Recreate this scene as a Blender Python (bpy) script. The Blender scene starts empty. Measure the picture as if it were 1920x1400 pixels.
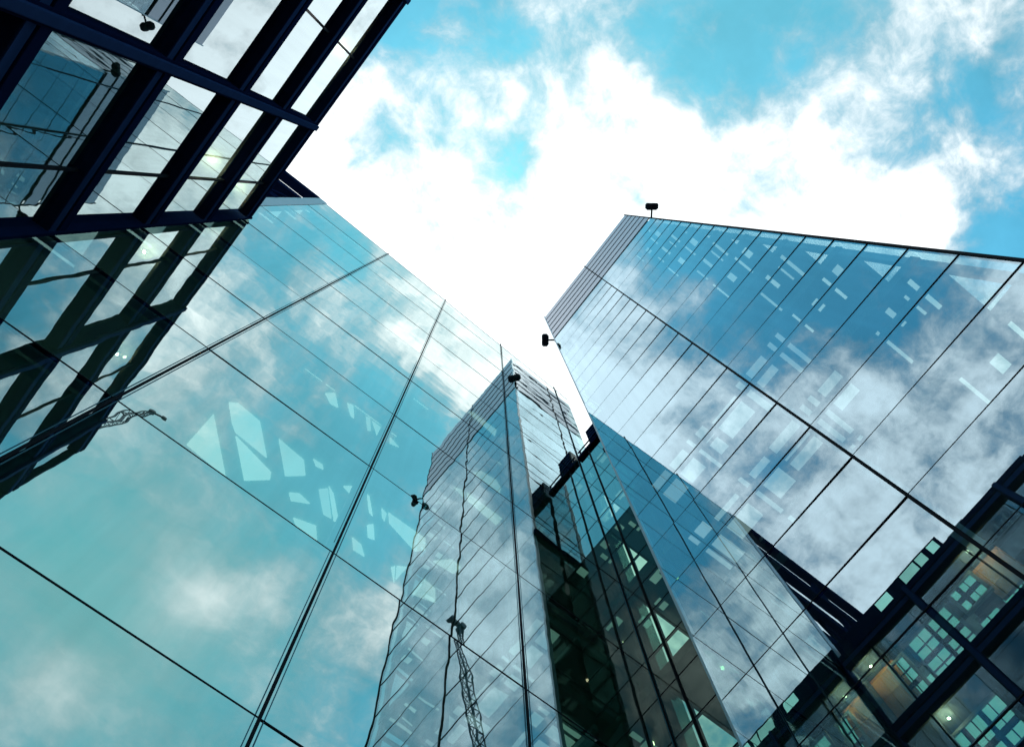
import bpy, bmesh, math, random
from mathutils import Vector, Matrix
random.seed(7)
scene = bpy.context.scene
COL = scene.collection

# ------------------------------------------------------------------ camera
CAM_Z = 1.6
cam_data = bpy.data.cameras.new("camera")
cam = bpy.data.objects.new("camera", cam_data)
COL.objects.link(cam)
cam_data.sensor_fit = 'HORIZONTAL'
cam_data.sensor_width = 36.0
cam_data.lens = 29.303589
cam_data.clip_start = 0.05
cam_data.clip_end = 6000
W = Matrix(((0.78239291, -0.60529514, -0.14655763),
            (-0.62226193, -0.76942592, -0.14413135),
            (-0.02552323, 0.20396458, -0.9786455)))
cam.matrix_world = Matrix.Translation((0, 0, CAM_Z)) @ W.to_4x4()
scene.camera = cam

# ------------------------------------------------------------------ exposure
scene.view_settings.view_transform = 'Standard'
scene.view_settings.look = 'None'
scene.view_settings.exposure = 0.32
scene.view_settings.gamma = 1.0
cy = scene.cycles
cy.max_bounces = 14
cy.glossy_bounces = 9
cy.diffuse_bounces = 2
cy.transmission_bounces = 6
cy.transparent_max_bounces = 24
cy.caustics_reflective = False
cy.caustics_refractive = False
cy.sample_clamp_indirect = 6.0
cy.use_denoising = True


def N(nt, typ, **kw):
    n = nt.nodes.new(typ)
    for k, v in kw.items():
        setattr(n, k, v)
    return n


def math_n(nt, op, a, b=None, clamp=False):
    n = N(nt, 'ShaderNodeMath', operation=op, use_clamp=clamp)
    for i, v in enumerate((a, b)):
        if v is None:
            continue
        if isinstance(v, (int, float)):
            n.inputs[i].default_value = v
        else:
            nt.links.new(v, n.inputs[i])
    return n.outputs[0]


# ------------------------------------------------------------------ sky with clouds
SUN_EL = math.radians(80)
SUN_DIR = Vector((0.09, 0.06, 1.0)).normalized()
SUN_EL = math.asin(SUN_DIR.z)
SUN_ROT = math.atan2(SUN_DIR.x, SUN_DIR.y)
SKY_STRENGTH = 0.1
world = bpy.data.worlds.new("World")
scene.world = world
world.use_nodes = True
nt = world.node_tree
nt.nodes.clear()
sky = N(nt, 'ShaderNodeTexSky', sky_type='NISHITA')
sky.sun_disc = False
sky.sun_elevation = SUN_EL
sky.sun_rotation = SUN_ROT
sky.altitude = 50
sky.air_density = 1.0
sky.dust_density = 0.4
sky.ozone_density = 1.0
geo = N(nt, 'ShaderNodeTexCoord')
sep = N(nt, 'ShaderNodeSeparateXYZ')
nt.links.new(geo.outputs['Generated'], sep.inputs[0])
zc = math_n(nt, 'MAXIMUM', sep.outputs[2], 0.06)
px = math_n(nt, 'DIVIDE', sep.outputs[0], zc)
py = math_n(nt, 'DIVIDE', sep.outputs[1], zc)
comb = N(nt, 'ShaderNodeCombineXYZ')
nt.links.new(px, comb.inputs[0])
nt.links.new(py, comb.inputs[1])
P = comb.outputs[0]                      # position on the cloud layer (height 1)


def noise(vec, scale, detail, rough, dist=0.0, w=(0, 0, 0)):
    mp = N(nt, 'ShaderNodeMapping')
    mp.inputs['Location'].default_value = w
    nt.links.new(vec, mp.inputs[0])
    n = N(nt, 'ShaderNodeTexNoise')
    n.inputs['Scale'].default_value = scale
    n.inputs['Detail'].default_value = detail
    n.inputs['Roughness'].default_value = rough
    n.inputs['Distortion'].default_value = dist
    nt.links.new(mp.outputs[0], n.inputs['Vector'])
    return n


warp = noise(P, 7.0, 4, 0.55, 0, (3.1, 1.7, 0.4))
wv = N(nt, 'ShaderNodeVectorMath', operation='SUBTRACT')
nt.links.new(warp.outputs['Color'], wv.inputs[0])
wv.inputs[1].default_value = (0.5, 0.5, 0.5)
wsc = N(nt, 'ShaderNodeVectorMath', operation='SCALE')
nt.links.new(wv.outputs[0], wsc.inputs[0])
wsc.inputs['Scale'].default_value = 0.055
wadd = N(nt, 'ShaderNodeVectorMath', operation='ADD')
nt.links.new(P, wadd.inputs[0])
nt.links.new(wsc.outputs[0], wadd.inputs[1])
PW = wadd.outputs[0]
# big cloud masses and clear patches: centre x, y, radius, amount
MASSES = [
    # straight overhead
    (0.09, 0.05, 0.13, 1.2), (-0.15, 0.13, 0.10, 0.9), (0.17, -0.10, 0.075, 0.75), (0.32, -0.225, 0.075, 0.85),
    (0.44, -0.30, 0.07, 0.8), (0.39, -0.345, 0.06, 0.6), (0.022, -0.15, 0.05, 0.5), (-0.077, -0.17, 0.035, 0.35),
    (0.10, -0.19, 0.05, 0.5), (0.24, -0.33, 0.045, 0.5), (0.248, -0.45, 0.04, 0.45), (0.32, -0.51, 0.05, 0.5), (0.43, -0.52, 0.05, 0.45), (0.20, -0.25, 0.04, 0.3), (0.06, -0.22, 0.03, 0.3),
    (-0.13, -0.03, 0.03, 0.3),
    (-0.119, -0.113, 0.045, -0.6), (0.091, -0.288, 0.05, -0.65), (0.16, -0.33, 0.045, -0.5), (0.018, -0.25, 0.035, -0.35),
    (0.358, -0.473, 0.04, -0.8), (-0.208, -0.071, 0.04, -0.35), (0.52, -0.36, 0.045, -1.4), (-0.022, -0.040, 0.042, -0.8),
    (-0.140, 0.035, 0.04, -0.75), (0.11, -0.135, 0.03, -0.4), (-0.07, -0.08, 0.03, 0.35), (0.11, -0.37, 0.04, -0.25), (0.443, -0.45, 0.04, -0.4),
    # what the left glass wall mirrors
    (-0.156, -0.264, 0.05, 0.5), (-0.208, -0.36, 0.07, 0.55), (-0.053, -0.223, 0.05, 0.1),
    (-0.148, -0.185, 0.04, -0.45), (-0.166, -0.66, 0.10, -0.25), (0.046, -0.41, 0.08, -0.6), (0.046, -0.41, 0.05, -0.2),
    (0.016, -0.63, 0.05, 0.85), (0.085, -0.555, 0.03, 0.4), (-0.05, -0.85, 0.06, 0.5), (0.235, -0.53, 0.05, 0.6), (0.30, -0.80, 0.22, -0.2),
    (-0.36, -0.46, 0.10, 0.9), (-0.27, -0.36, 0.04, 0.4),
    # what the right glass wall mirrors
    (-0.31, -0.12, 0.08, -1.3), (-0.44, -0.16, 0.07, -0.7), (-0.22, -0.12, 0.04, -0.5), (-0.26, -0.04, 0.04, 0.6), (-0.228, 0.107, 0.09, 1.0), (-0.326, 0.145, 0.06, 0.7),
    (-0.40, 0.03, 0.055, 0.45), (-0.50, -0.10, 0.07, 0.6), (-0.66, -0.03, 0.12, 0.6), (-0.64, 0.22, 0.20, 0.75),
    (-0.20, -0.09, 0.04, 0.1), (-0.48, 0.04, 0.035, -0.5), (-0.60, -0.28, 0.09, 0.85), (-0.42, -0.22, 0.055, -0.9), (-0.33, 0.25, 0.10, 0.8), (-0.34, -0.05, 0.03, -0.4),
    (0.40, 0.10, 0.25, 1.2), (0.2, 0.3, 0.25, 0.9), (-1.4, 0.2, 0.6, 1.2),
]
total = None
for (cx, cy_, r, amp) in MASSES:
    dn = N(nt, 'ShaderNodeVectorMath', operation='DISTANCE')
    nt.links.new(PW, dn.inputs[0])
    dn.inputs[1].default_value = (cx, cy_, 0)
    q = math_n(nt, 'DIVIDE', dn.outputs['Value'], r * 1.25)
    q = math_n(nt, 'MULTIPLY', q, q)
    g = math_n(nt, 'EXPONENT', math_n(nt, 'MULTIPLY', q, -1.0))
    g = math_n(nt, 'MULTIPLY', g, amp)
    total = g if total is None else math_n(nt, 'ADD', total, g)
fb = noise(PW, 12.0, 10, 0.60, 0.15, (0.7, 2.3, 0))
fine = noise(PW, 34.0, 8, 0.62, 0.2, (5.7, 1.3, 0))
nz = math_n(nt, 'ADD', math_n(nt, 'MULTIPLY', math_n(nt, 'SUBTRACT', fb.outputs['Fac'], 0.5), 5.0),
            math_n(nt, 'MULTIPLY', math_n(nt, 'SUBTRACT', fine.outputs['Fac'], 0.5), 1.7))
# the air is calmer and hazier low behind the viewer: a smooth pale veil there
dcalm = N(nt, 'ShaderNodeVectorMath', operation='DISTANCE')
nt.links.new(P, dcalm.inputs[0])
dcalm.inputs[1].default_value = (-0.08, -0.72, 0)
qc = math_n(nt, 'DIVIDE', dcalm.outputs['Value'], 0.40)
calm = math_n(nt, 'EXPONENT', math_n(nt, 'MULTIPLY', math_n(nt, 'MULTIPLY', qc, qc), -1.0))
nz = math_n(nt, 'MULTIPLY', nz, math_n(nt, 'SUBTRACT', 1.0, math_n(nt, 'MULTIPLY', calm, 0.90)))
nz = math_n(nt, 'SUBTRACT', nz, math_n(nt, 'MULTIPLY', calm, 0.05))
raw = math_n(nt, 'ADD', math_n(nt, 'ADD', nz, total), 0.24)
mr = N(nt, 'ShaderNodeMapRange', interpolation_type='SMOOTHSTEP')
nt.links.new(raw, mr.inputs['Value'])
mr.inputs['From Min'].default_value = -0.45
mr.inputs['From Max'].default_value = 1.65
dens = mr.outputs[0]
bright = N(nt, 'ShaderNodeMapRange')
nt.links.new(raw, bright.inputs['Value'])
bright.inputs['From Min'].default_value = 0.2
bright.inputs['From Max'].default_value = 2.0
bright.inputs['To Min'].default_value = 0.58
bright.inputs['To Max'].default_value = 1.30
tint = N(nt, 'ShaderNodeMix', data_type='RGBA', blend_type='MULTIPLY')
tint.inputs['Factor'].default_value = 1.0
nt.links.new(sky.outputs[0], tint.inputs['A'])
tint.inputs['B'].default_value = (0.60, 1.86, 1.66, 1)
skyc = N(nt, 'ShaderNodeVectorMath', operation='SCALE')
nt.links.new(tint.outputs['Result'], skyc.inputs[0])
skyc.inputs['Scale'].default_value = SKY_STRENGTH
cloudc = N(nt, 'ShaderNodeVectorMath', operation='SCALE')
cloudc.inputs[0].default_value = (0.93, 1.0, 1.02)
nt.links.new(bright.outputs[0], cloudc.inputs['Scale'])
mix = N(nt, 'ShaderNodeMix', data_type='RGBA')
nt.links.new(dens, mix.inputs['Factor'])
blue = noise(P, 5.0, 6, 0.6, 0, (9.1, 4.2, 0))
bl = N(nt, 'ShaderNodeMapRange')
nt.links.new(blue.outputs['Fac'], bl.inputs['Value'])
bl.inputs['From Min'].default_value = 0.3
bl.inputs['From Max'].default_value = 0.7
bl.inputs['To Min'].default_value = 0.78
bl.inputs['To Max'].default_value = 1.10
sk2 = N(nt, 'ShaderNodeVectorMath', operation='SCALE')
nt.links.new(skyc.outputs[0], sk2.inputs[0])
nt.links.new(bl.outputs[0], sk2.inputs['Scale'])
low = N(nt, 'ShaderNodeMix', data_type='RGBA')      # lower in the sky the blue thins out to a pale aqua
nt.links.new(math_n(nt, 'MULTIPLY', calm, 0.85), low.inputs['Factor'])
nt.links.new(sk2.outputs[0], low.inputs['A'])
low.inputs['B'].default_value = (0.15, 0.50, 0.51, 1)
nt.links.new(low.outputs['Result'], mix.inputs['A'])
nt.links.new(cloudc.outputs[0], mix.inputs['B'])
bg = N(nt, 'ShaderNodeBackground')
nt.links.new(mix.outputs['Result'], bg.inputs['Color'])
bg.inputs['Strength'].default_value = 1.0
wo = N(nt, 'ShaderNodeOutputWorld')
nt.links.new(bg.outputs[0], wo.inputs['Surface'])

sun_data = bpy.data.lights.new("sun", 'SUN')
sun_data.energy = 1.0
sun_data.angle = math.radians(1.5)
sun_data.color = (1.0, 0.97, 0.93)
sun = bpy.data.objects.new("sun", sun_data)
COL.objects.link(sun)
sun.rotation_euler = SUN_DIR.to_track_quat('Z', 'Y').to_euler()


# ------------------------------------------------------------------ materials
def new_mat(name):
    m = bpy.data.materials.new(name)
    m.use_nodes = True
    m.node_tree.nodes.clear()
    return m, m.node_tree


def out(ntm, sh):
    o = N(ntm, 'ShaderNodeOutputMaterial')
    ntm.links.new(sh, o.inputs['Surface'])


def solid(name, col, rough=0.5, metal=0.0, vary=0.15, scale=2.0, spec=0.5):
    m, t = new_mat(name)
    b = N(t, 'ShaderNodeBsdfPrincipled')
    g = N(t, 'ShaderNodeNewGeometry')
    n = N(t, 'ShaderNodeTexNoise')
    n.inputs['Scale'].default_value = scale
    n.inputs['Detail'].default_value = 5
    t.links.new(g.outputs['Position'], n.inputs['Vector'])
    mx = N(t, 'ShaderNodeMix', data_type='RGBA')
    t.links.new(n.outputs['Fac'], mx.inputs['Factor'])
    mx.inputs['A'].default_value = tuple(c * (1 - vary) for c in col) + (1,)
    mx.inputs['B'].default_value = tuple(min(1, c * (1 + vary)) for c in col) + (1,)
    t.links.new(mx.outputs['Result'], b.inputs['Base Color'])
    b.inputs['Roughness'].default_value = rough
    b.inputs['Metallic'].default_value = metal
    b.inputs['Specular IOR Level'].default_value = spec
    out(t, b.outputs[0])
    return m


def emit(name, col, s):
    m, t = new_mat(name)
    e = N(t, 'ShaderNodeEmission')
    g = N(t, 'ShaderNodeNewGeometry')
    n = N(t, 'ShaderNodeTexNoise')
    n.inputs['Scale'].default_value = 1.3
    n.inputs['Detail'].default_value = 4
    t.links.new(g.outputs['Position'], n.inputs['Vector'])
    oi = N(t, 'ShaderNodeObjectInfo')
    st = math_n(t, 'ADD', math_n(t, 'MULTIPLY', n.outputs['Fac'], 0.55), math_n(t, 'MULTIPLY', oi.outputs['Random'], 0.35))
    e.inputs['Color'].default_value = col + (1,)
    t.links.new(math_n(t, 'MULTIPLY', math_n(t, 'ADD', st, 0.55), s), e.inputs['Strength'])
    out(t, e.outputs[0])
    return m


def glass(name, refl, trans, r0, wave=0.003, gain=1.0, wscale=0.55, power=4.0):
    """solar-control glass: a mirror coat whose strength grows towards grazing, over tinted clear glass"""
    m, t = new_mat(name)
    g = N(t, 'ShaderNodeNewGeometry')
    n = N(t, 'ShaderNodeTexNoise')
    n.inputs['Scale'].default_value = wscale
    n.inputs['Detail'].default_value = 1.5
    n.inputs['Roughness'].default_value = 0.4
    t.links.new(g.outputs['Position'], n.inputs['Vector'])
    bump = N(t, 'ShaderNodeBump')
    bump.inputs['Strength'].default_value = 1.0
    bump.inputs['Distance'].default_value = wave
    t.links.new(n.outputs['Fac'], bump.inputs['Height'])
    dot = N(t, 'ShaderNodeVectorMath', operation='DOT_PRODUCT')
    t.links.new(g.outputs['Normal'], dot.inputs[0])
    t.links.new(g.outputs['Incoming'], dot.inputs[1])
    c = math_n(t, 'ABSOLUTE', dot.outputs['Value'])
    f5 = math_n(t, 'POWER', math_n(t, 'SUBTRACT', 1.0, c, True), power)
    fac = math_n(t, 'ADD', math_n(t, 'MULTIPLY', f5, (1 - r0) * gain), r0, True)
    gl = N(t, 'ShaderNodeBsdfGlossy')
    gl.inputs['Roughness'].default_value = 0.0
    oi = N(t, 'ShaderNodeObjectInfo')
    mpd = N(t, 'ShaderNodeMapping')
    mpd.inputs['Scale'].default_value = (5.0, 5.0, 0.25)
    t.links.new(g.outputs['Position'], mpd.inputs[0])
    nd = N(t, 'ShaderNodeTexNoise')
    nd.inputs['Scale'].default_value = 1.0
    nd.inputs['Detail'].default_value = 4
    t.links.new(mpd.outputs[0], nd.inputs['Vector'])
    streak = N(t, 'ShaderNodeMapRange')
    t.links.new(nd.outputs['Fac'], streak.inputs['Value'])
    streak.inputs['From Min'].default_value = 0.35
    streak.inputs['From Max'].default_value = 0.75
    streak.inputs['To Min'].default_value = 1.0
    streak.inputs['To Max'].default_value = 0.93
    pv_ = math_n(t, 'ADD', math_n(t, 'MULTIPLY', oi.outputs['Random'], 0.10), 0.91)
    pv_ = math_n(t, 'MULTIPLY', pv_, streak.outputs[0])
    rc = N(t, 'ShaderNodeVectorMath', operation='SCALE')
    rc.inputs[0].default_value = refl
    t.links.new(pv_, rc.inputs['Scale'])
    t.links.new(rc.outputs[0], gl.inputs['Color'])
    t.links.new(bump.outputs[0], gl.inputs['Normal'])
    tr = N(t, 'ShaderNodeBsdfTransparent')
    tr.inputs['Color'].default_value = trans + (1,)
    mx = N(t, 'ShaderNodeMixShader')
    t.links.new(fac, mx.inputs[0])
    t.links.new(tr.outputs[0], mx.inputs[1])
    t.links.new(gl.outputs[0], mx.inputs[2])
    out(t, mx.outputs[0])
    return m


def clear(name, col):
    m, t = new_mat(name)
    tr = N(t, 'ShaderNodeBsdfTransparent')
    tr.inputs['Color'].default_value = col + (1,)
    out(t, tr.outputs[0])
    return m


def wood(name, a, b):
    m, t = new_mat(name)
    g = N(t, 'ShaderNodeNewGeometry')
    mp = N(t, 'ShaderNodeMapping')
    mp.inputs['Scale'].default_value = (3, 3, 0.4)
    t.links.new(g.outputs['Position'], mp.inputs[0])
    n = N(t, 'ShaderNodeTexNoise')
    n.inputs['Scale'].default_value = 3
    n.inputs['Detail'].default_value = 6
    t.links.new(mp.outputs[0], n.inputs['Vector'])
    mx = N(t, 'ShaderNodeMix', data_type='RGBA')
    t.links.new(n.outputs['Fac'], mx.inputs['Factor'])
    mx.inputs['A'].default_value = a + (1,)
    mx.inputs['B'].default_value = b + (1,)
    p = N(t, 'ShaderNodeBsdfPrincipled')
    p.inputs['Roughness'].default_value = 0.5
    t.links.new(mx.outputs['Result'], p.inputs['Base Color'])
    out(t, p.outputs[0])
    return m


M_GLASS_A = glass("teal_solar_glass", (0.91, 1.0, 0.97), (0.56, 0.94, 0.86), 0.76, 0.0036, wscale=0.9)
M_GLASS_R = glass("blue_solar_glass", (0.68, 0.88, 1.0), (0.72, 0.95, 0.95), 0.50, 0.0014)
M_GLASS_L = glass("green_solar_glass", (0.84, 0.96, 1.0), (0.55, 0.88, 0.78), 0.16, 0.0016, power=1.8)
M_CLEAR = clear("pane_inner_face", (0.97, 0.99, 0.98))
M_CLEARG = clear("clear_green_glazing", (0.62, 0.92, 0.80))
M_BLACK = solid("black_gasket", (0.009, 0.011, 0.018), 0.75, 0, 0.15, 2, 0.05)
M_DARK = solid("dark_navy_steel", (0.005, 0.011, 0.045), 0.8, 0.0, 0.3, 3, 0.0)
M_GREY = solid("grey_steel_channel", (0.018, 0.040, 0.120), 0.8, 0.0, 0.2, 4, 0.0)
M_POST = solid("pale_blue_aluminium", (0.30, 0.42, 0.52), 0.4, 0.2)
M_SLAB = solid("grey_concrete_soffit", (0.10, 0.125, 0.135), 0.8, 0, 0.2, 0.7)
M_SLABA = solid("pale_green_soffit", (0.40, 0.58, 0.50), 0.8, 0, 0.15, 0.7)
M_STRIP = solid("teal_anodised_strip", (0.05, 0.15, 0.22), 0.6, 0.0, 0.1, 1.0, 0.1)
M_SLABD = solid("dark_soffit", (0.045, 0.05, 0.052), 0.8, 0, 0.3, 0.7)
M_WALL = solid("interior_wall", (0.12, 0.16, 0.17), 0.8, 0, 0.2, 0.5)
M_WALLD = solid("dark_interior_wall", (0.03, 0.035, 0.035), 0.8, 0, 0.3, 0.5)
M_TRUSS = solid("painted_steel_truss", (0.16, 0.24, 0.27), 0.5, 0.1)
M_LOUVRE = solid("anodised_louvre", (0.34, 0.37, 0.45), 0.38, 0.75, 0.10, 1.2)
M_ROOF = solid("roof_felt", (0.12, 0.12, 0.12), 0.9)
M_WOOD = wood("orange_timber", (0.45, 0.13, 0.03), (0.68, 0.27, 0.07))
M_PANEL = emit("sky_glow_panel", (0.95, 1.0, 0.90), 1.05)  # glow stands in for sky seen through the building
M_PANEL3 = emit("linear_ceiling_light", (0.80, 0.98, 0.92), 0.55)
M_PANEL2 = emit("dim_ceiling_panel", (0.78, 0.95, 0.95), 0.36)
M_LITWIN = emit("green_glow_window", (0.42, 0.86, 0.70), 0.95)  # glow put in for daylight behind the green panes
M_CONC = solid("pale_concrete_frame", (0.30, 0.34, 0.33), 0.7)
M_SPOT = emit("warm_downlight", (1.0, 0.78, 0.5), 9.0)
M_BOX = solid("dark_plant_casing", (0.05, 0.05, 0.055), 0.5, 0.3)
M_CRANE = solid("dark_crane_steel", (0.03, 0.05, 0.06), 0.5, 0.3)
M_PAVE = None


# ------------------------------------------------------------------ builders
class Frame:
    """facade frame: origin, outward normal; local axes u (horizontal), o (outward), z"""
    def __init__(self, origin, outward):
        self.O = Vector(origin)
        self.n = Vector(outward).normalized()
        self.z = Vector((0, 0, 1))
        self.u = self.n.cross(self.z)          # right-handed: u x n = z
    def p(self, u, z, d):
        return self.O + self.u * u + self.n * d + self.z * z
    def mat(self):
        m = Matrix((self.u, self.n, self.z)).transposed().to_4x4()
        return m


class MB:
    def __init__(self):
        self.v, self.f, self.m = [], [], []
    def hexa(self, c, mi=0):
        b = len(self.v)
        self.v += [tuple(x) for x in c]
        for q in ((0, 3, 2, 1), (4, 5, 6, 7), (0, 1, 5, 4), (1, 2, 6, 5), (2, 3, 7, 6), (3, 0, 4, 7)):
            self.f.append(tuple(b + i for i in q))
            self.m.append(mi)
        return self
    def fbox(self, F, u0, u1, z0, z1, d0, d1, mi=0):
        return self.hexa([F.p(u0, z0, d0), F.p(u1, z0, d0), F.p(u1, z0, d1), F.p(u0, z0, d1),
                          F.p(u0, z1, d0), F.p(u1, z1, d0), F.p(u1, z1, d1), F.p(u0, z1, d1)], mi)
    def box(self, x0, x1, y0, y1, z0, z1, mi=0):
        return self.hexa([Vector(q) for q in ((x0, y0, z0), (x1, y0, z0), (x1, y1, z0), (x0, y1, z0),
                                              (x0, y0, z1), (x1, y0, z1), (x1, y1, z1), (x0, y1, z1))], mi)
    def bar(self, a, b, w, h=None, mi=0):
        a, b = Vector(a), Vector(b)
        h = h or w
        d = (b - a).normalized()
        s = d.cross(Vector((0, 0, 1)))
        if s.length < 1e-3:
            s = Vector((1, 0, 0))
        s.normalize()
        t = s.cross(d)
        c = []
        for e in (a, b):
            for (i, j) in ((-1, -1), (1, -1), (1, 1), (-1, 1)):
                c.append(e + s * (i * w / 2) + t * (j * h / 2))
        return self.hexa(c, mi)
    def tube(self, a, b, r, r2=None, n=14, mi=0):
        a, b = Vector(a), Vector(b)
        r2 = r if r2 is None else r2
        d = (b - a).normalized()
        s = d.orthogonal().normalized()
        t = d.cross(s)
        base = len(self.v)
        for e, rr in ((a, r), (b, r2)):
            for i in range(n):
                an = 2 * math.pi * i / n
                self.v.append(tuple(e + s * math.cos(an) * rr + t * math.sin(an) * rr))
        for i in range(n):
            j = (i + 1) % n
            self.f.append((base + i, base + j, base + n + j, base + n + i)); self.m.append(mi)
        self.f.append(tuple(base + i for i in reversed(range(n)))); self.m.append(mi)
        self.f.append(tuple(base + n + i for i in range(n))); self.m.append(mi)
        return self
    def prism(self, pts, z0, z1, mi=0):
        """pts: list of (x, y); extruded in z"""
        n = len(pts)
        b = len(self.v)
        self.v += [(p[0], p[1], z0) for p in pts] + [(p[0], p[1], z1) for p in pts]
        self.f.append(tuple(b + i for i in range(n))); self.m.append(mi)
        self.f.append(tuple(b + n + i for i in reversed(range(n)))); self.m.append(mi)
        for i in range(n):
            j = (i + 1) % n
            self.f.append((b + j, b + i, b + n + i, b + n + j)); self.m.append(mi)
        return self
    def build(self, name, mats, parent=None, bevel=0.0):
        me = bpy.data.meshes.new(name)
        off = parent.location if parent is not None and parent.type == 'EMPTY' else Vector((0, 0, 0))
        if parent is not None and parent.type != 'EMPTY':
            p = parent
            while p.parent:
                p = p.parent
            off = p.location
        me.from_pydata([tuple(Vector(v) - off) for v in self.v], [], self.f)
        if not isinstance(mats, (list, tuple)):
            mats = [mats]
        for m in mats:
            me.materials.append(m)
        for poly, mi in zip(me.polygons, self.m):
            poly.material_index = mi
        bm = bmesh.new(); bm.from_mesh(me)
        bmesh.ops.recalc_face_normals(bm, faces=bm.faces)
        bm.to_mesh(me); bm.free()
        o = bpy.data.objects.new(name, me)
        COL.objects.link(o)
        if parent is not None:
            o.parent = parent
        if bevel:
            bv = o.modifiers.new("bevel", 'BEVEL'); bv.width = bevel; bv.segments = 2
        return o


def tag(o, label, cat, group=None):
    o["label"] = label
    o["category"] = cat
    if group:
        o["group"] = group
    return o


def empty(name, loc, label, cat, group=None):
    o = bpy.data.objects.new(name, None)
    COL.objects.link(o)
    o.location = loc
    o.empty_display_size = 0.5
    return tag(o, label, cat, group)


PANES = {}


def pane(root, F, u0, u1, z0, z1, mat, name="glass_pane", gap=0.014, jit=0.0007, th=0.024, yaw=0.0):
    w, h = u1 - u0 - 2 * gap, z1 - z0 - 2 * gap
    key = (round(w, 3), round(h, 3), mat.name)
    if key not in PANES:
        me = bpy.data.meshes.new(name)
        x, z = w / 2, h / 2
        v = [(-x, -th, -z), (x, -th, -z), (x, -th, z), (-x, -th, z), (-x, 0, -z), (x, 0, -z), (x, 0, z), (-x, 0, z)]
        f = [(0, 1, 2, 3), (4, 7, 6, 5), (0, 4, 5, 1), (1, 5, 6, 2), (2, 6, 7, 3), (3, 7, 4, 0)]
        me.from_pydata(v, [], f)
        me.materials.append(mat); me.materials.append(M_CLEAR)
        for i, p in enumerate(me.polygons):
            p.material_index = 0 if i == 1 else 1
        PANES[key] = me
    o = bpy.data.objects.new(name, PANES[key])
    COL.objects.link(o)
    o.parent = root
    c = F.p((u0 + u1) / 2, (z0 + z1) / 2, 0) - root.location
    j = Matrix.Rotation(random.gauss(0, jit), 4, 'X') @ Matrix.Rotation(random.gauss(0, jit) + yaw, 4, 'Z')
    o.matrix_local = Matrix.Translation(c) @ F.mat() @ j
    return o


def curtain(root, F, us, zs, mat, name="glass_pane", jit=0.0007, yaw=0.0):
    for i in range(len(us) - 1):
        for k in range(len(zs) - 1):
            pane(root, F, us[i], us[i + 1], zs[k], zs[k + 1], mat, name, jit=jit, yaw=yaw)


Z0 = CAM_Z
# ================================================================== ground
pv, t = new_mat("paving")
g = N(t, 'ShaderNodeNewGeometry')
br = N(t, 'ShaderNodeTexBrick')
br.inputs['Scale'].default_value = 1.0
br.inputs['Color1'].default_value = (0.20, 0.20, 0.19, 1)
br.inputs['Color2'].default_value = (0.25, 0.245, 0.235, 1)
br.inputs['Mortar'].default_value = (0.08, 0.08, 0.08, 1)
br.inputs['Mortar Size'].default_value = 0.012
br.inputs['Brick Width'].default_value = 0.9
br.inputs['Row Height'].default_value = 0.6
t.links.new(g.outputs['Position'], br.inputs['Vector'])
p = N(t, 'ShaderNodeBsdfPrincipled')
p.inputs['Roughness'].default_value = 0.8
t.links.new(br.outputs['Color'], p.inputs['Base Color'])
out(t, p.outputs[0])
o = MB().box(-3000, 3000, -3000, 3000, -0.5, 0.0).build("ground", pv)
o["kind"] = "structure"

# ================================================================== far glass wall with the pale sky in it
A = empty("glass_office_building", (0.5, 5.5, 0),
          "teal mirror-glass office wall at lower left with wide square panes between black joints", "building")
FA = Frame((0, 5.5, 0), (0, -1, 0))      # u = n x z = (-1,0,0)
XA = [-6.53, -2.47, 1.35, 5.03, 8.587]
A_TOP = Z0 + 42.1
X_END = 9.40
def a_top(x):            # the parapet climbs slightly to the left
    return Z0 + 42.05 + (9.40 - x) * 0.152
ZA = [0.2] + [Z0 + 7.62 + 4.05 * k for k in range(-1, 9)]
ua = sorted([-x for x in XA + [X_END]])
curtain(A, FA, ua, ZA, M_GLASS_A, jit=0.0010)
for i in range(len(ua) - 1):                 # top row, cut to the sloping parapet
    u0, u1 = ua[i] + .014, ua[i + 1] - .014
    z0, ta, tb = ZA[-1] + .014, a_top(-u0), a_top(-u1)
    b = MB()
    b.v = [tuple(FA.p(u, z, d)) for d in (-.024, 0) for (u, z) in ((u0, z0), (u1, z0), (u1, tb), (u0, ta))]
    b.f = [(0, 1, 2, 3), (4, 5, 6, 7), (0, 4, 5, 1), (1, 5, 6, 2), (2, 6, 7, 3), (3, 7, 4, 0)]
    b.m = [1, 0, 1, 1, 1, 1]
    b.build("glass_pane", [M_GLASS_A, M_CLEAR], A)
for x in XA[1:]:
    MB().fbox(FA, -x - 0.019, -x + 0.019, 0, a_top(x) + 0.6, -0.05, 0.012).build("mullion", M_BLACK, A)
    for sd in (-1, 1):
        MB().fbox(FA, -x + sd * 0.055 - 0.006, -x + sd * 0.055 + 0.006, 0.2, a_top(x), -0.02, 0.006).build("cover_strip", M_STRIP, A)
    MB().fbox(FA, -x - 0.13, -x + 0.13, 0.2, A_TOP - 0.05, -0.20, -0.08).build("inner_post", M_POST, A)
for z in ZA[1:]:
    MB().fbox(FA, ua[0], ua[-1], z - 0.012, z + 0.012, -0.06, 0.006).build("transom", M_BLACK, A)
    MB().fbox(FA, ua[0], ua[-1], z - 0.06, z + 0.06, -0.20, -0.085).build("inner_rail", M_POST, A)
b = MB()
b.hexa([FA.p(ua[0], a_top(-ua[0]), -.3), FA.p(ua[-1], a_top(-ua[-1]), -.3), FA.p(ua[-1], a_top(-ua[-1]), .008), FA.p(ua[0], a_top(-ua[0]), .008),
        FA.p(ua[0], a_top(-ua[0]) + .06, -.3), FA.p(ua[-1], a_top(-ua[-1]) + .06, -.3), FA.p(ua[-1], a_top(-ua[-1]) + .06, .008), FA.p(ua[0], a_top(-ua[0]) + .06, .008)])
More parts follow.
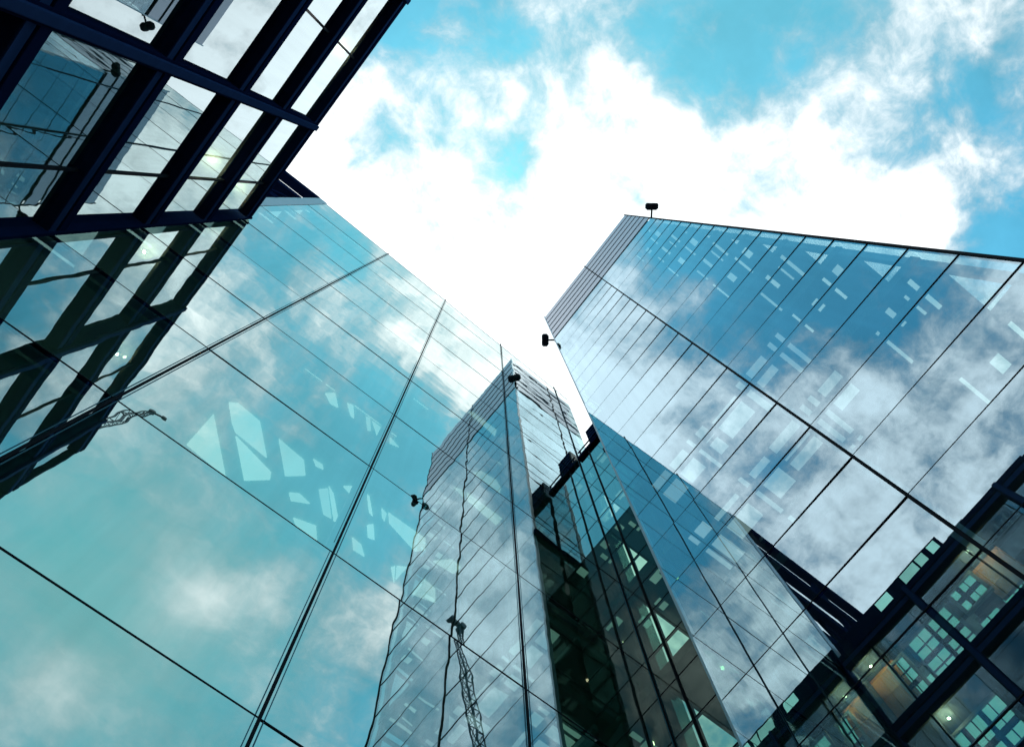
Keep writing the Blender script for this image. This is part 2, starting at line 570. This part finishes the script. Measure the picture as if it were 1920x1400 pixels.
b.build("parapet_cap", M_POST, A)
b = MB()
b.hexa([Vector(q) for q in ((-6.5, 5.56, A_TOP - 0.5), (9.38, 5.56, A_TOP - 0.5), (9.38, 5.78, A_TOP - 0.5), (-6.5, 5.78, A_TOP - 0.5),
        (-6.5, 5.56, a_top(-6.5) - .01), (9.38, 5.56, a_top(9.38) - .01), (9.38, 5.78, a_top(9.38) - .01), (-6.5, 5.78, a_top(-6.5) - .01))])
b.build("parapet_upstand", M_SLAB, A)
MB().box(-6.5, 9.38, 5.85, 14.0, A_TOP - 0.5, A_TOP - 0.1).build("roof", M_ROOF, A)
for k, z in enumerate(ZA[1:]):
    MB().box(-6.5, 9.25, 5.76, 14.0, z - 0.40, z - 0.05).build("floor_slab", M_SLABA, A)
MB().box(-6.5, 9.38, 14.0, 14.3, 0, A_TOP).build("back_wall", M_WALL, A)
MB().box(9.27, 9.39, 5.75, 14.0, 0, A_TOP - 0.5).build("side_wall", M_POST, A)
# band and finned plant screen at the upper left, above the roof of the dark finned block
zt0, zt1 = Z0 + 24.0, Z0 + 44.85
MB().fbox(FA, 6.535, 7.03, zt0, zt1, -0.30, 0.02).build("corner_trim", M_POST, A)
for k in range(5):
    z = zt1 - 0.5 - k * 4.3
    MB().fbox(FA, 7.03, 27.0, z - 0.45, z + 0.4, -0.40, 0.05).build("screen_fin", M_DARK, A)
for u in (12.5, 19.5, 26.8):
    MB().fbox(FA, u, u + 0.25, zt0, zt1 - 1.3, -0.35, -0.1).build("screen_post", M_DARK, A)
for u in (7.2, 12.7, 19.7):
    MB().bar(FA.p(u, zt1 - 5, -0.3), FA.p(u + 5, zt1 - 17, -0.3), 0.22).build("screen_brace", M_DARK, A)

# glowing shapes laid flat on the ceilings, in place of sky seen through the building
def cz(k):            # underside of the slab above pane row k (row k between ZA[k], ZA[k+1])
    return ZA[k + 1] - 0.43
SKY_GLOW_PANELS = [        # storey, outline on its ceiling (x, y) in metres
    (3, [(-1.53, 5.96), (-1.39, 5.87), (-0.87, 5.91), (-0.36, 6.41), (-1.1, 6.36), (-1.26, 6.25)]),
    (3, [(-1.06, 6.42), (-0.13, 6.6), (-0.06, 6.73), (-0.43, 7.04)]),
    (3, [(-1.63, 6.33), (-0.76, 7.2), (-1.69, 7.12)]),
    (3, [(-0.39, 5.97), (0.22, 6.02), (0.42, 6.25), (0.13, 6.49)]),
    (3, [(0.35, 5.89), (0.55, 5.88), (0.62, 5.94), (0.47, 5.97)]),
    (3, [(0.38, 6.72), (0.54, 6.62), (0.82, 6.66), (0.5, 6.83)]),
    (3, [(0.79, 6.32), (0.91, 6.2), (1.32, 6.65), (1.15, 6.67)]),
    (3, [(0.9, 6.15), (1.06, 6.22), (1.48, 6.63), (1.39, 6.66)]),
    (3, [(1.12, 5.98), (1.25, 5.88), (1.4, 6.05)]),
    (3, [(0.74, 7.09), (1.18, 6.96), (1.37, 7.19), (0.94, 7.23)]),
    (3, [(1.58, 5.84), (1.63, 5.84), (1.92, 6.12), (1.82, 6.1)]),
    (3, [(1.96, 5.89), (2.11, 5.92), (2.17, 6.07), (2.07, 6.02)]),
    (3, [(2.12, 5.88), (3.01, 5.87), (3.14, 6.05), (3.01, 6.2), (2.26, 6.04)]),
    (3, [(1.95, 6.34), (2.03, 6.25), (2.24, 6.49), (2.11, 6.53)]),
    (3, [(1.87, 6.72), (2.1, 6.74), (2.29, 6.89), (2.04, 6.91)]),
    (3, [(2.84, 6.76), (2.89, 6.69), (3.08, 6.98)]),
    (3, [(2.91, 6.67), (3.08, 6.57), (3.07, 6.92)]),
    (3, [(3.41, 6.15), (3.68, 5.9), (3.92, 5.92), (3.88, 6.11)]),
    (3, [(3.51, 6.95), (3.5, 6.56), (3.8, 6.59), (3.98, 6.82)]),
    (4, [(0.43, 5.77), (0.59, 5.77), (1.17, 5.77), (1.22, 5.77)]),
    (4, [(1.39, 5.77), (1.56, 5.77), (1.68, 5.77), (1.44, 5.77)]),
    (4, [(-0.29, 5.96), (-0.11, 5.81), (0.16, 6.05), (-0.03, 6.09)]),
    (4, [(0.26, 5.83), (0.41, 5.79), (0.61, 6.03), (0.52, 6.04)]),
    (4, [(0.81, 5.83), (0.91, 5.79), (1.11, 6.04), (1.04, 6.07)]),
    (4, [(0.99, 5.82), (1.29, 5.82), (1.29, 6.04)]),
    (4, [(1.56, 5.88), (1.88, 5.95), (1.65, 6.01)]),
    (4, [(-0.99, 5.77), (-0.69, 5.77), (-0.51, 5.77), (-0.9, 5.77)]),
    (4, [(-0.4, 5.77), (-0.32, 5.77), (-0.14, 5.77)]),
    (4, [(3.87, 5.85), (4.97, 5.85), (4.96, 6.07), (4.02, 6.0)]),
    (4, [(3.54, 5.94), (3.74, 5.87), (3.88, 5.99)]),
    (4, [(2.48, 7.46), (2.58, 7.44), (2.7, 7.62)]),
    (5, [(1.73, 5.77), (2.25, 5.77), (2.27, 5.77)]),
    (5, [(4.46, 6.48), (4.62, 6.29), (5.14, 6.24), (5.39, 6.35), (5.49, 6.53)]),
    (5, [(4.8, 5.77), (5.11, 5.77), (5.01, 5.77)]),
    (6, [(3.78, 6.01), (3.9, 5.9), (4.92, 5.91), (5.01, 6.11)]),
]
for k, pts in SKY_GLOW_PANELS:
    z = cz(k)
    MB().prism(pts, z - 0.03, z + 0.028).build("ceiling_glow_panel", M_PANEL, A)

# ================================================================== right-hand tower
angR = math.radians(-0.764359)
nR = Vector((math.cos(angR), math.sin(angR), 0))
tR = Vector((-nR.y, nR.x, 0))
DR = 7.4265
R_S = [-4.53, -0.3775, 3.832]
Rorig = nR * DR
R = empty("glass_tower", tuple(Rorig), "blue glass tower at right with grey louvred top and narrow panes", "building")
FR = Frame(Rorig, -nR)                   # u = -n x z
sgnR = 1 if FR.u.dot(tR) > 0 else -1
ur = sorted([s * sgnR for s in R_S])
R_SILL = Z0 + 45.6
RZ = [Z0 + 11.47 + 1.905 * k for k in range(-6, 18)]
RZ = [z for z in RZ if z > 0.5]
RZ = [0.15] + RZ + [R_SILL]
curtain(R, FR, ur, RZ, M_GLASS_R, jit=0.0006, yaw=math.radians(0.3))
R_TOP = Z0 + 54.6
DEPTH = 6.2
# sides
def tp(s, d):            # world point: s along the front, d behind it
    return Rorig + tR * s + nR * d
FRs = Frame(tp(R_S[2], 0), tR)            # narrow side facing the far glass wall
FRn = Frame(tp(R_S[0], 0), -tR)           # other narrow side
sg = 1 if FRs.u.dot(nR) > 0 else -1
sgn2 = 1 if FRn.u.dot(nR) > 0 else -1
us_side = sorted([0.0, sg * DEPTH / 2, sg * DEPTH])
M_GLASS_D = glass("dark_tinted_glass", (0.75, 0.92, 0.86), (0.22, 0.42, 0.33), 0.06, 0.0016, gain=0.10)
LEDGE_Z = Z0 + 24.9
zlow = [z for z in RZ if z < LEDGE_Z]
zhigh = [z for z in RZ if z > LEDGE_Z]
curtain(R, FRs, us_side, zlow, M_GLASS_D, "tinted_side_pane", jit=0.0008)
curtain(R, FRs, us_side, [zlow[-1]] + zhigh, M_GLASS_R, "side_pane", jit=0.0006)
MB().fbox(FRs, us_side[0], us_side[-1], LEDGE_Z - 0.18, LEDGE_Z + 0.14, -0.1, 0.08).build("side_ledge", M_DARK, R)
M_SIDE = glass("low_reflection_glazing", (0.7, 0.85, 0.9), (0.92, 1.0, 0.97), 0.03)
us2 = sorted([0.0, sgn2 * DEPTH / 2, sgn2 * DEPTH])
curtain(R, FRn, us2, RZ[::2] + ([RZ[-1]] if len(RZ) % 2 == 0 else []), M_SIDE, "end_pane")
c = ur[1]
MB().fbox(FR, c - 0.028, c + 0.028, 0, R_TOP, -0.05, 0.014).build("mullion", M_BLACK, R)
MB().fbox(FR, c - 0.10, c + 0.10, 0.2, R_SILL, -0.16, -0.06).build("inner_post", M_POST, R)
for z in RZ[1:-1]:
    MB().fbox(FR, ur[0], ur[-1], z - 0.012, z + 0.012, -0.05, 0.006).build("transom", M_BLACK, R)
    MB().fbox(FRs, us_side[0], us_side[-1], z - 0.012, z + 0.012, -0.05, 0.006).build("side_transom", M_BLACK, R)
MB().fbox(FRs, us_side[1] - 0.03, us_side[1] + 0.03, 0, R_TOP, -0.05, 0.02).build("side_mullion", M_BLACK, R)
for s in (R_S[0], R_S[2]):
    e = s * sgnR
    MB().fbox(FR, e - 0.03, e + 0.03, 0, R_TOP + 0.05, -0.10, 0.012).build("corner_post", M_BLACK if s < 0 else M_POST, R)
# black recess and louvred crown
MB().fbox(FR, ur[0], ur[-1], R_SILL, R_SILL + 0.42, -0.35, -0.12).build("shadow_gap", M_BLACK, R)
MB().fbox(FRs, us_side[0], us_side[-1], R_SILL, R_SILL + 0.42, -0.35, -0.12).build("shadow_gap", M_BLACK, R)
LZ = [R_SILL + 0.42 + (R_TOP - R_SILL - 0.42) * k / 6 for k in range(7)]
def louvre(F, u0, u1, z0, z1):
    b = MB()
    n = 1
    for i in range(n):
        a0 = z0 + 0.03 + (z1 - z0 - 0.06) * i / n
        a1 = z0 + 0.03 + (z1 - z0 - 0.06) * (i + 0.86) / n
        b.hexa([F.p(u0, a0, -0.06), F.p(u1, a0, -0.06), F.p(u1, a0, 0.0), F.p(u0, a0, 0.0),
                F.p(u0, a1, -0.07), F.p(u1, a1, -0.07), F.p(u1, a1, -0.012), F.p(u0, a1, -0.012)])
    b.build("louvre_panel", M_LOUVRE, R)
for k in range(6):
    for i in range(2):
        louvre(FR, ur[i] + 0.03, ur[i + 1] - 0.03, LZ[k], LZ[k + 1])
        louvre(FRs, us_side[i] + 0.03, us_side[i + 1] - 0.03, LZ[k], LZ[k + 1])
b = MB()
for (s0, s1, d0, d1) in ((R_S[0] + .1, R_S[2] - .1, 0.2, DEPTH - .2),):
    q = [tp(s0, d0), tp(s1, d0), tp(s1, d1), tp(s0, d1)]
    b.hexa([v + Vector((0, 0, R_SILL + 0.05)) for v in q] + [v + Vector((0, 0, R_TOP - 0.1)) for v in q])
b.build("plant_room", M_ROOF, R)
# floors, structure and rear wall
def rslab(z0, z1, s0, s1, d0, d1, name, mat):
    q = [tp(s0, d0), tp(s1, d0), tp(s1, d1), tp(s0, d1)]
    return MB().hexa([v + Vector((0, 0, z0)) for v in q] + [v + Vector((0, 0, z1)) for v in q]).build(name, mat, R)
rfl = [z for i, z in enumerate(RZ[1:]) if i % 2 == 1]
if abs(rfl[-1] - R_SILL) > 0.3:
    rfl.append(R_SILL)
for z in rfl:
    rslab(z - 0.38, z - 0.03, R_S[0] + 0.12, R_S[2] - 0.15, 0.14, DEPTH - 0.1, "floor_slab", M_SLAB)
rslab(0, R_SILL, R_S[0] + 0.1, R_S[2] - 0.1, DEPTH - 0.08, DEPTH, "rear_wall", M_WALL)
rslab(0, LEDGE_Z, R_S[2] - 1.7, R_S[2] - 1.55, 1.3, DEPTH - 0.1, "sky_block_wall", M_WALLD)  # added dark wall, blocks sky from showing through the lower side glass
# bracing in the glazed end bay
for i, z in enumerate(rfl[:-1]):
    b = MB()
    z1 = rfl[i + 1] - 0.38
    p0 = tp(R_S[0] + 0.22, 0.25); p1 = tp(R_S[0] + 0.22, 2.1)
    b.bar(p0 + Vector((0, 0, z)), p0 + Vector((0, 0, z1)), 0.16)
    b.bar(p0 + Vector((0, 0, z + .1)), p1 + Vector((0, 0, z1 - .1)), 0.13)
    b.bar(p1 + Vector((0, 0, z)), p1 + Vector((0, 0, z1)), 0.20)
    b.bar(tp(R_S[0] + 0.22, 0.25) + Vector((0, 0, z1 - 0.55)), tp(R_S[0] + 0.22, 3.8) + Vector((0, 0, z1 - 0.55)), 0.10)
    b.build("end_bracing", M_TRUSS, R)
# ceiling strips and rectangles that glow
LINES = [[(0.55, 0.10, 0.30, 0.9), (0.85, 0.06, 0.45, 0.6), (1.25, 0.12, 0.35, 0.5), (1.75, 0.07, 0.5, 1.1)],
         [(0.50, 0.22, 0.35, 0.35), (0.95, 0.08, 0.30, 0.8), (1.45, 0.20, 0.5, 0.3), (2.1, 0.06, 0.3, 0.7)]]
for i, z in enumerate(rfl):               # the same fittings hang on every floor, in two alternating layouts
    if z < Z0 + 10:
        continue
    for (a, w, d0, ln) in LINES[i % 2]:
        rslab(z - 0.40, z - 0.372, R_S[0] + a, R_S[0] + a + w, d0, d0 + ln, "ceiling_glow_panel", M_PANEL3)
GRID = [[(2.9, 0.55, 0.35, 0.7), (3.6, 0.12, 0.3, 1.5), (3.85, 0.12, 0.3, 1.5), (4.2, 0.8, 0.35, 0.5), (4.2, 0.8, 0.95, 0.25), (5.2, 0.5, 0.4, 0.9),  # dim glowing rectangles under the slabs
         (5.85, 0.10, 0.3, 1.6), (6.2, 0.7, 0.45, 0.8), (7.1, 0.3, 0.3, 1.2), (7.5, 0.1, 0.3, 1.2)],
        [(2.7, 0.12, 0.3, 1.4), (3.0, 0.12, 0.3, 1.4), (3.4, 0.6, 0.35, 0.6), (4.15, 0.25, 0.35, 1.1), (4.6, 0.9, 0.5, 0.7), (5.7, 0.3, 0.35, 0.4),
         (5.7, 0.3, 0.85, 0.4), (6.2, 0.1, 0.3, 1.5), (6.5, 0.55, 0.35, 0.8), (7.2, 0.55, 0.35, 0.8)]]
for i, z in enumerate(rfl):
    if z < Z0 + 13.5 or z > Z0 + 24:
        continue
    for (a, w, d0, ln) in GRID[i % 2]:
        rslab(z - 0.40, z - 0.372, R_S[0] + a, R_S[0] + a + w, d0, d0 + ln, "ceiling_glow_panel", M_PANEL2)
    b = MB()
    for d0 in (0.55, 1.5, 2.6):
        a0, a1 = tp(R_S[0] + 0.3, d0), tp(R_S[2] - 0.3, d0)
        b.bar(a0 + Vector((0, 0, z - 0.62)), a1 + Vector((0, 0, z - 0.62)), 0.10, 0.16)
    b.build("ceiling_beam", M_TRUSS, R)
rr = random.Random(3)

# ================================================================== left block with steel shelves
XL = -6.04
L = empty("finned_office_block", (XL, 0.4, 0), "dark steel-finned glass block at upper left with thick navy ledges", "building")
FL = Frame((XL, 0, 0), (1, 0, 0))        # u = n x z = (1,0,0)x(0,0,1) = (0,-1,0)
Y0, Y1 = -4.6, 5.40
LZF = [Z0 + z for z in (3.6, 7.7, 11.8, 15.97, 20.25, 24.22, 28.38)]
LY = [-4.6, -3.2, -0.74, 1.73, 4.14, 5.40]
ul = sorted([-y for y in LY])
zs = [0.2] + LZF
for i in range(len(ul) - 1):
    for k in range(len(zs) - 1):
        pane(L, FL, ul[i], ul[i + 1], zs[k], zs[k + 1] - (0.62 if k < 6 else 0.4), M_GLASS_L, jit=0.001)
L_TOP = LZF[-1]
for z in LZF:
    f = MB()
    f.fbox(FL, -Y1, -Y0, z - 0.62, z - 0.34, -0.10, 0.17)
    f.fbox(FL, -Y1, -Y0, z - 0.30, z, -0.12, 0.20)
    o = f.build("steel_ledge", M_DARK, L, 0.012)
    MB().fbox(FL, -Y1 + .01, -Y0 - .01, z - 0.60, z - 0.36, 0.171, 0.182).build("ledge_face", M_GREY, o)
for y, w, d in ((1.73, 0.09, 0.27), (-3.2, 0.09, 0.27)):
    MB().fbox(FL, -y - w, -y + w, 0, L_TOP - 0.02, -0.10, d).build("mullion", M_GREY, L, 0.02)
    MB().fbox(FL, -y - w - .05, -y + w + .05, 0, L_TOP - 0.32, -0.12, 0.205).build("mullion_flange", M_DARK, L)
for y in (4.14, -0.74):
    MB().fbox(FL, -y - 0.03, -y + 0.03, 0, L_TOP - 0.3, -0.10, 0.03).build("glazing_bar", M_BLACK, L)
MB().fbox(FL, -5.475, -5.405, 0, L_TOP + 0.02, -0.25, 0.20).build("corner_channel", M_GREY, L, 0.02)
MB().fbox(FL, -5.43, -5.37, 0, L_TOP - 0.02, -0.24, 0.24).build("corner_flange", M_DARK, L)
MB().fbox(FL, 4.60, 4.72, 0, L_TOP, -0.25, 0.12).build("end_post", M_DARK, L)
# inside of the left block
LD = 2.5
for z in LZF:
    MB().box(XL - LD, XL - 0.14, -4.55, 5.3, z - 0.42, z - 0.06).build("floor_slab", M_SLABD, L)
zz = [0.0] + LZF
rrw = random.Random(5)
for k in range(len(zz) - 1):                 # rear wall; lit panes glow in place of daylight
    b = MB()
    z0, z1 = zz[k], zz[k + 1]
    b.box(XL - LD - .2, XL - LD, -4.6, 5.40, z0, z0 + 0.45)
    b.box(XL - LD - .2, XL - LD, -4.6, 5.40, z1 - 0.55, z1)
    ys = [-4.6, -3.4, -1.7, 0.0, 1.7, 3.4, 4.8, 5.40]
    for j, y in enumerate(ys[:-1]):
        b.box(XL - LD - .2, XL - LD, y - (0.0 if j == 0 else 0.12), y + 0.22, z0 + 0.45, z1 - 0.55)
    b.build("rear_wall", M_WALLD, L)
    for j in range(len(ys) - 1):
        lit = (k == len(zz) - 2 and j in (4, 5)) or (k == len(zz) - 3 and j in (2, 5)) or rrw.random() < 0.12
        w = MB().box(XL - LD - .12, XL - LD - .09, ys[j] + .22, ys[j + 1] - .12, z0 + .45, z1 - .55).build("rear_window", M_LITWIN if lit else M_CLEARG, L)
        b = MB()
        ya, yb = ys[j] + .22, ys[j + 1] - .12
        for f in (0.34, 0.67):
            b.box(XL - LD - .07, XL - LD - .02, ya + (yb - ya) * f - .035, ya + (yb - ya) * f + .035, z0 + .45, z1 - .55)
        b.box(XL - LD - .07, XL - LD - .02, ya, yb, z0 + 1.9, z0 + 2.1)
        b.box(XL - LD - .07, XL - LD - .02, ya, yb, z0 + 3.0, z0 + 3.06)
        b.build("window_bars", M_BLACK, w)
rr = random.Random(11)
k6a, k6b = zz[6], zz[7]
k5a = zz[5]
def lit_screen(x, y0, y1, z0, z1, ny, nz):  # added glowing screen, brings the green window glow near the facade
    f = MB()
    f.box(x - .08, x + .04, y0 - .14, y0, z0 - .14, z1 + .14).box(x - .08, x + .04, y1, y1 + .14, z0 - .14, z1 + .14)
    f.box(x - .08, x + .04, y0, y1, z0 - .14, z0).box(x - .08, x + .04, y0, y1, z1, z1 + .14)
    fr = f.build("inner_window", M_CONC, L)
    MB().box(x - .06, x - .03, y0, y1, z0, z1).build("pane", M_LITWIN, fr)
    b = MB()
    for a in range(1, ny):
        yy_ = y0 + (y1 - y0) * a / ny
        w = 0.02 if a % 2 else 0.09
        b.box(x - .03, x + .01, yy_ - w, yy_ + w, z0, z1)
    for a in range(1, nz):
        z_ = z0 + (z1 - z0) * a / nz
        w = 0.12 if a == nz // 2 else 0.03
        b.box(x - .03, x + .012, y0, y1, z_ - w, z_ + w)
    b.build("window_bars", M_BLACK, fr)
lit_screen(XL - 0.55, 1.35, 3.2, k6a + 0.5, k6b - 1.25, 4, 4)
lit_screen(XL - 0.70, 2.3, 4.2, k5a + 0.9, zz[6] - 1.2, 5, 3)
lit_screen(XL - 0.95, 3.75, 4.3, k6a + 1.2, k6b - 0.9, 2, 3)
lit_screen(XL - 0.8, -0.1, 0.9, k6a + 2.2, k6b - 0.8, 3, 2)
for (y0, y1, za, zb) in ((-1.3, -0.35, k6a + 1.6, k6b - 0.6), (4.3, 5.1, k6a + 0.3, k6b - 0.6), (3.5, 4.4, k5a + 0.3, k5a + 1.1), (-2.6, -1.9, k6a + .4, k6a + 1.5)):
    MB().box(XL - 1.1, XL - 0.95, y0 - 0.2, y1 + 0.2, za, zb).build("timber_lining", M_WOOD, L)
for (ly, lz) in ((-0.75, k6b - 0.62), (4.75, k6b - 0.62), (3.9, zz[6] - 0.62)):
    ld = bpy.data.lights.new("downlight_glow", 'POINT'); ld.energy = 80; ld.color = (1.0, 0.72, 0.42); ld.shadow_soft_size = 0.03
    lo = bpy.data.objects.new("downlight_glow", ld); COL.objects.link(lo); lo.parent = L; lo.location = Vector((XL - 0.60, ly, lz)) - L.location
MB().box(XL - 2.4, XL - 2.2, 0.9, 4.4, k6b - 0.75, k6b - 0.45).build("window_header", M_CONC, L)
MB().box(XL - 2.4, XL - 2.2, 1.05, 1.35, k6a, k6b - 0.75).build("window_post", M_CONC, L)
MB().tube((XL - 0.4, -0.75, k6b - 0.50), (XL - 0.4, -0.75, k6b - 0.421), 0.05).build("downlight", M_SPOT, L)
for k in range(2, 6):                         # partitions, timber, lamps
    z0, z1 = zz[k], zz[k + 1]
    for j in range(3):
        y = rr.uniform(-4.5, 4.6)
        x = XL - rr.uniform(0.5, 2.7)
        MB().box(x - 0.1, x + 0.1, y - rr.uniform(0.5, 1.2), y + rr.uniform(0.4, 1.0), z0, z1 - 0.43).build("partition", M_WOOD if rr.random() < 0.6 else M_WALLD, L)
MB().box(XL - LD, XL - 0.3, -4.6, 5.40, L_TOP - 0.06, L_TOP + 0.02).build("roof", M_ROOF, L)
MB().box(XL - 1.2, XL - 0.78, -0.45, 5.40, L_TOP + 0.02, L_TOP + 2.0).build("clerestory", M_DARK, L)
MB().box(XL - 1.2, XL - 0.70, -4.6, -0.45, L_TOP + 0.02, L_TOP + 0.45).build("roof_parapet", M_CONC, L)
MB().box(XL - 1.1, XL - 0.72, -1.6, -0.7, L_TOP + 0.45, L_TOP + 1.3).build("vent_cowl", M_CONC, L)
yy = -0.3
while yy < 5.2:
    ww = rr.uniform(0.35, 0.9)
    if rr.random() < 0.6:
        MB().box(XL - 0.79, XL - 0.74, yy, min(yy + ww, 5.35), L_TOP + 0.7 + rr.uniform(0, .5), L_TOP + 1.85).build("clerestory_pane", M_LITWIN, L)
    yy += ww + rr.uniform(0.08, 0.3)
for yy, nm in ((-4.72, "end_wall"), (5.33, "party_wall")):
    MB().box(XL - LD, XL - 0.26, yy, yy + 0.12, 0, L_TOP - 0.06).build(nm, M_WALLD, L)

# ================================================================== glass link closing the gap
XK = 8.59
K = empty("glass_link", (XK, 4.9, 0), "narrow dark glass link closing the gap between the teal wall and the blue tower", "building")
FK = Frame((XK, 0, 0), (-1, 0, 0))       # u = n x z = (-1,0,0)x(0,0,1) = (0,1,0)
K_TOP = Z0 + 30.15
yk0, yk1 = 3.78, 5.47
zk = [0.2 + 1.35 * i for i in range(24)]
zk = [z for z in zk if z < K_TOP - 0.9] + [K_TOP - 0.22]
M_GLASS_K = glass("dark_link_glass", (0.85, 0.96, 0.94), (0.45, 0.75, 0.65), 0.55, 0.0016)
ksplit = [z for z in zk if z < Z0 + 23.5]
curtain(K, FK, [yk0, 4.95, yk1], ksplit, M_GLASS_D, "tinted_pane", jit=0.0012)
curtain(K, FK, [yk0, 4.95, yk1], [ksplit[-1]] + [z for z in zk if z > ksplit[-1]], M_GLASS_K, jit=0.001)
MB().fbox(FK, 4.95 - 0.028, 4.95 + 0.028, 0, K_TOP - 0.1, -0.1, 0.02).build("mullion", M_BLACK, K)
for z in zk[1:-1]:
    MB().fbox(FK, yk0, yk1, z - 0.012, z + 0.012, -0.06, 0.006).build("transom", M_BLACK, K)
MB().fbox(FK, yk0, yk1, K_TOP - 0.22, K_TOP, -0.3, 0.12).build("roof_beam", M_DARK, K, 0.02)
MB().box(XK + 0.3, XK + 4, yk0, yk1, K_TOP - 0.3, K_TOP - 0.05).build("roof", M_ROOF, K)
kfl = [z for z in ZA[1:] if z < K_TOP - 1] + [K_TOP - 0.3]
for z in kfl:
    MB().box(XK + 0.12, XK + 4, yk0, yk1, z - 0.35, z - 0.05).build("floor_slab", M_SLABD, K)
for z in kfl:
    for _ in range(3):
        y = rr.uniform(3.9, 5.1); x = XK + rr.uniform(0.2, 1.2)
        MB().box(x, x + rr.uniform(.1, .4), y, y + rr.uniform(.1, .3), z - 0.375, z - 0.352).build("ceiling_glow_panel", M_PANEL2, K)
    for y in ((4.4,) if rr.random() < .3 else ()):
        MB().tube((XK + 0.9, y, z - 0.42), (XK + 0.9, y, z - 0.352), 0.035).build("downlight", M_SPOT, K)
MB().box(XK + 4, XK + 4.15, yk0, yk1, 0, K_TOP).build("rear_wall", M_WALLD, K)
rail = MB()
for y in (3.9, 4.6, 5.3):
    rail.tube((XK - 0.05, y, K_TOP), (XK - 0.05, y, K_TOP + 0.55), 0.03)
rail.tube((XK - 0.05, 3.85, K_TOP + 0.52), (XK - 0.05, 5.4, K_TOP + 0.52), 0.03)
rail.build("roof_rail", M_DARK, K)

pb = empty("plant_cabinet", (9.6, 4.6, K_TOP), "dark metal plant cabinet standing on the roof of the glass link", "cabinet")
MB().box(8.95, 10.4, 4.2, 5.0, K_TOP, K_TOP + 3.3).build("casing", M_BOX, pb, 0.04)
b = MB()
for i in range(9):
    b.box(8.89, 8.94, 4.25, 4.95, K_TOP + 0.3 + i * .32, K_TOP + 0.48 + i * .32)
b.build("louvre_panel", M_GREY, pb)

# ================================================================== floodlights on the tower corners
def lamp(base, arm, label, long_axis):
    r = empty("floodlight", tuple(base), label, "floodlight", "black floodlights on the tower corners")
    arm = Vector(arm)
    d = arm.normalized()
    b = MB().tube(base, base + arm * 0.75, 0.05, 0.05, 10)
    b.tube(base - d * 0.02, base + d * 0.05, 0.12, 0.12, 12)
    b.build("arm", M_BLACK, r)
    ax = Vector(long_axis).normalized()
    c = base + arm
    b = MB()
    for sgn in (-1, 1):
        cc = c + ax * (0.15 * sgn)
        b.tube(cc - d * 0.20, cc - d * 0.10, 0.10, 0.21, 18)
        b.tube(cc - d * 0.10, cc + d * 0.10, 0.21, 0.21, 18)
        b.tube(cc + d * 0.10, cc + d * 0.18, 0.21, 0.14, 18)
    b.build("lamp_head", M_BLACK, r)
    MB().tube(c - ax * 0.1, c + ax * 0.1, 0.16).build("bracket", M_BLACK, r)
    return r

zl = Vector((0, 0, R_SILL + 0.2))
lamp(tp(R_S[0] - 0.02, 0.1) + zl, (-0.40, -0.51, 0.0), "black twin-lobed floodlight on the tower's right edge below the grey louvres", (0.777, -0.63, 0))
lamp(tp(R_S[2] + 0.02, 0.1) + zl, (-0.45, 0.37, 0.0), "black twin-lobed floodlight on the tower's left edge facing the gap", (0.61, 0.76, 0))

# ================================================================== crane boom behind the viewer (seen in the glass)
cr = empty("crawler_crane", (-39.5, -35.6, 0), "dark lattice crane boom mirrored small in the teal glass wall", "crane")
base = Vector((-39.0, -35.8, 2.2)); tip = Vector((-16.8, -35.3, 103.0))
d = (tip - base).normalized(); s = Vector((0, 1, 0)); tt = d.cross(s).normalized(); s = tt.cross(d)
b = MB()
n = 60
def ring(i):
    f = i / n
    w = 0.45 * (1 - max(0, (f - 0.9) / 0.1) * 0.6) * min(1, 0.3 + f * 8)
    c = base.lerp(tip, f)
    return [c + s * w * a + tt * w * e for a, e in ((-1, -1), (1, -1), (1, 1), (-1, 1))]
prev = ring(0)
for i in range(1, n + 1):
    cur = ring(i)
    for j in range(4):
        b.bar(prev[j], cur[j], 0.12)
        b.bar(prev[j], cur[(j + 1) % 4], 0.065)
        b.bar(cur[j], cur[(j + 1) % 4], 0.065)
    prev = cur
b.build("lattice_boom", M_CRANE, cr)
b = MB()
b.bar(tip, tip + Vector((1.6, 0, 0.8)), 0.3)
b.tube(tip + Vector((-.2, -.4, 0)), tip + Vector((-.2, .4, 0)), 0.45)
b.tube(tip + Vector((1.4, -.3, .7)), tip + Vector((1.4, .3, .7)), 0.35)
b.build("boom_head", M_CRANE, cr)
b = MB().box(-43.5, -37.5, -37.4, -34.2, 1.5, 4.2)
b.box(-39.0, -37.2, -34.1, -32.7, 1.5, 4.4)
b.build("cab", M_CRANE, cr, 0.1)
for yy in (-38.6, -33.9):
    MB().box(-43.5, -36.0, yy, yy + 0.9, 0.02, 1.4).build("track", M_BLACK, cr, 0.3)
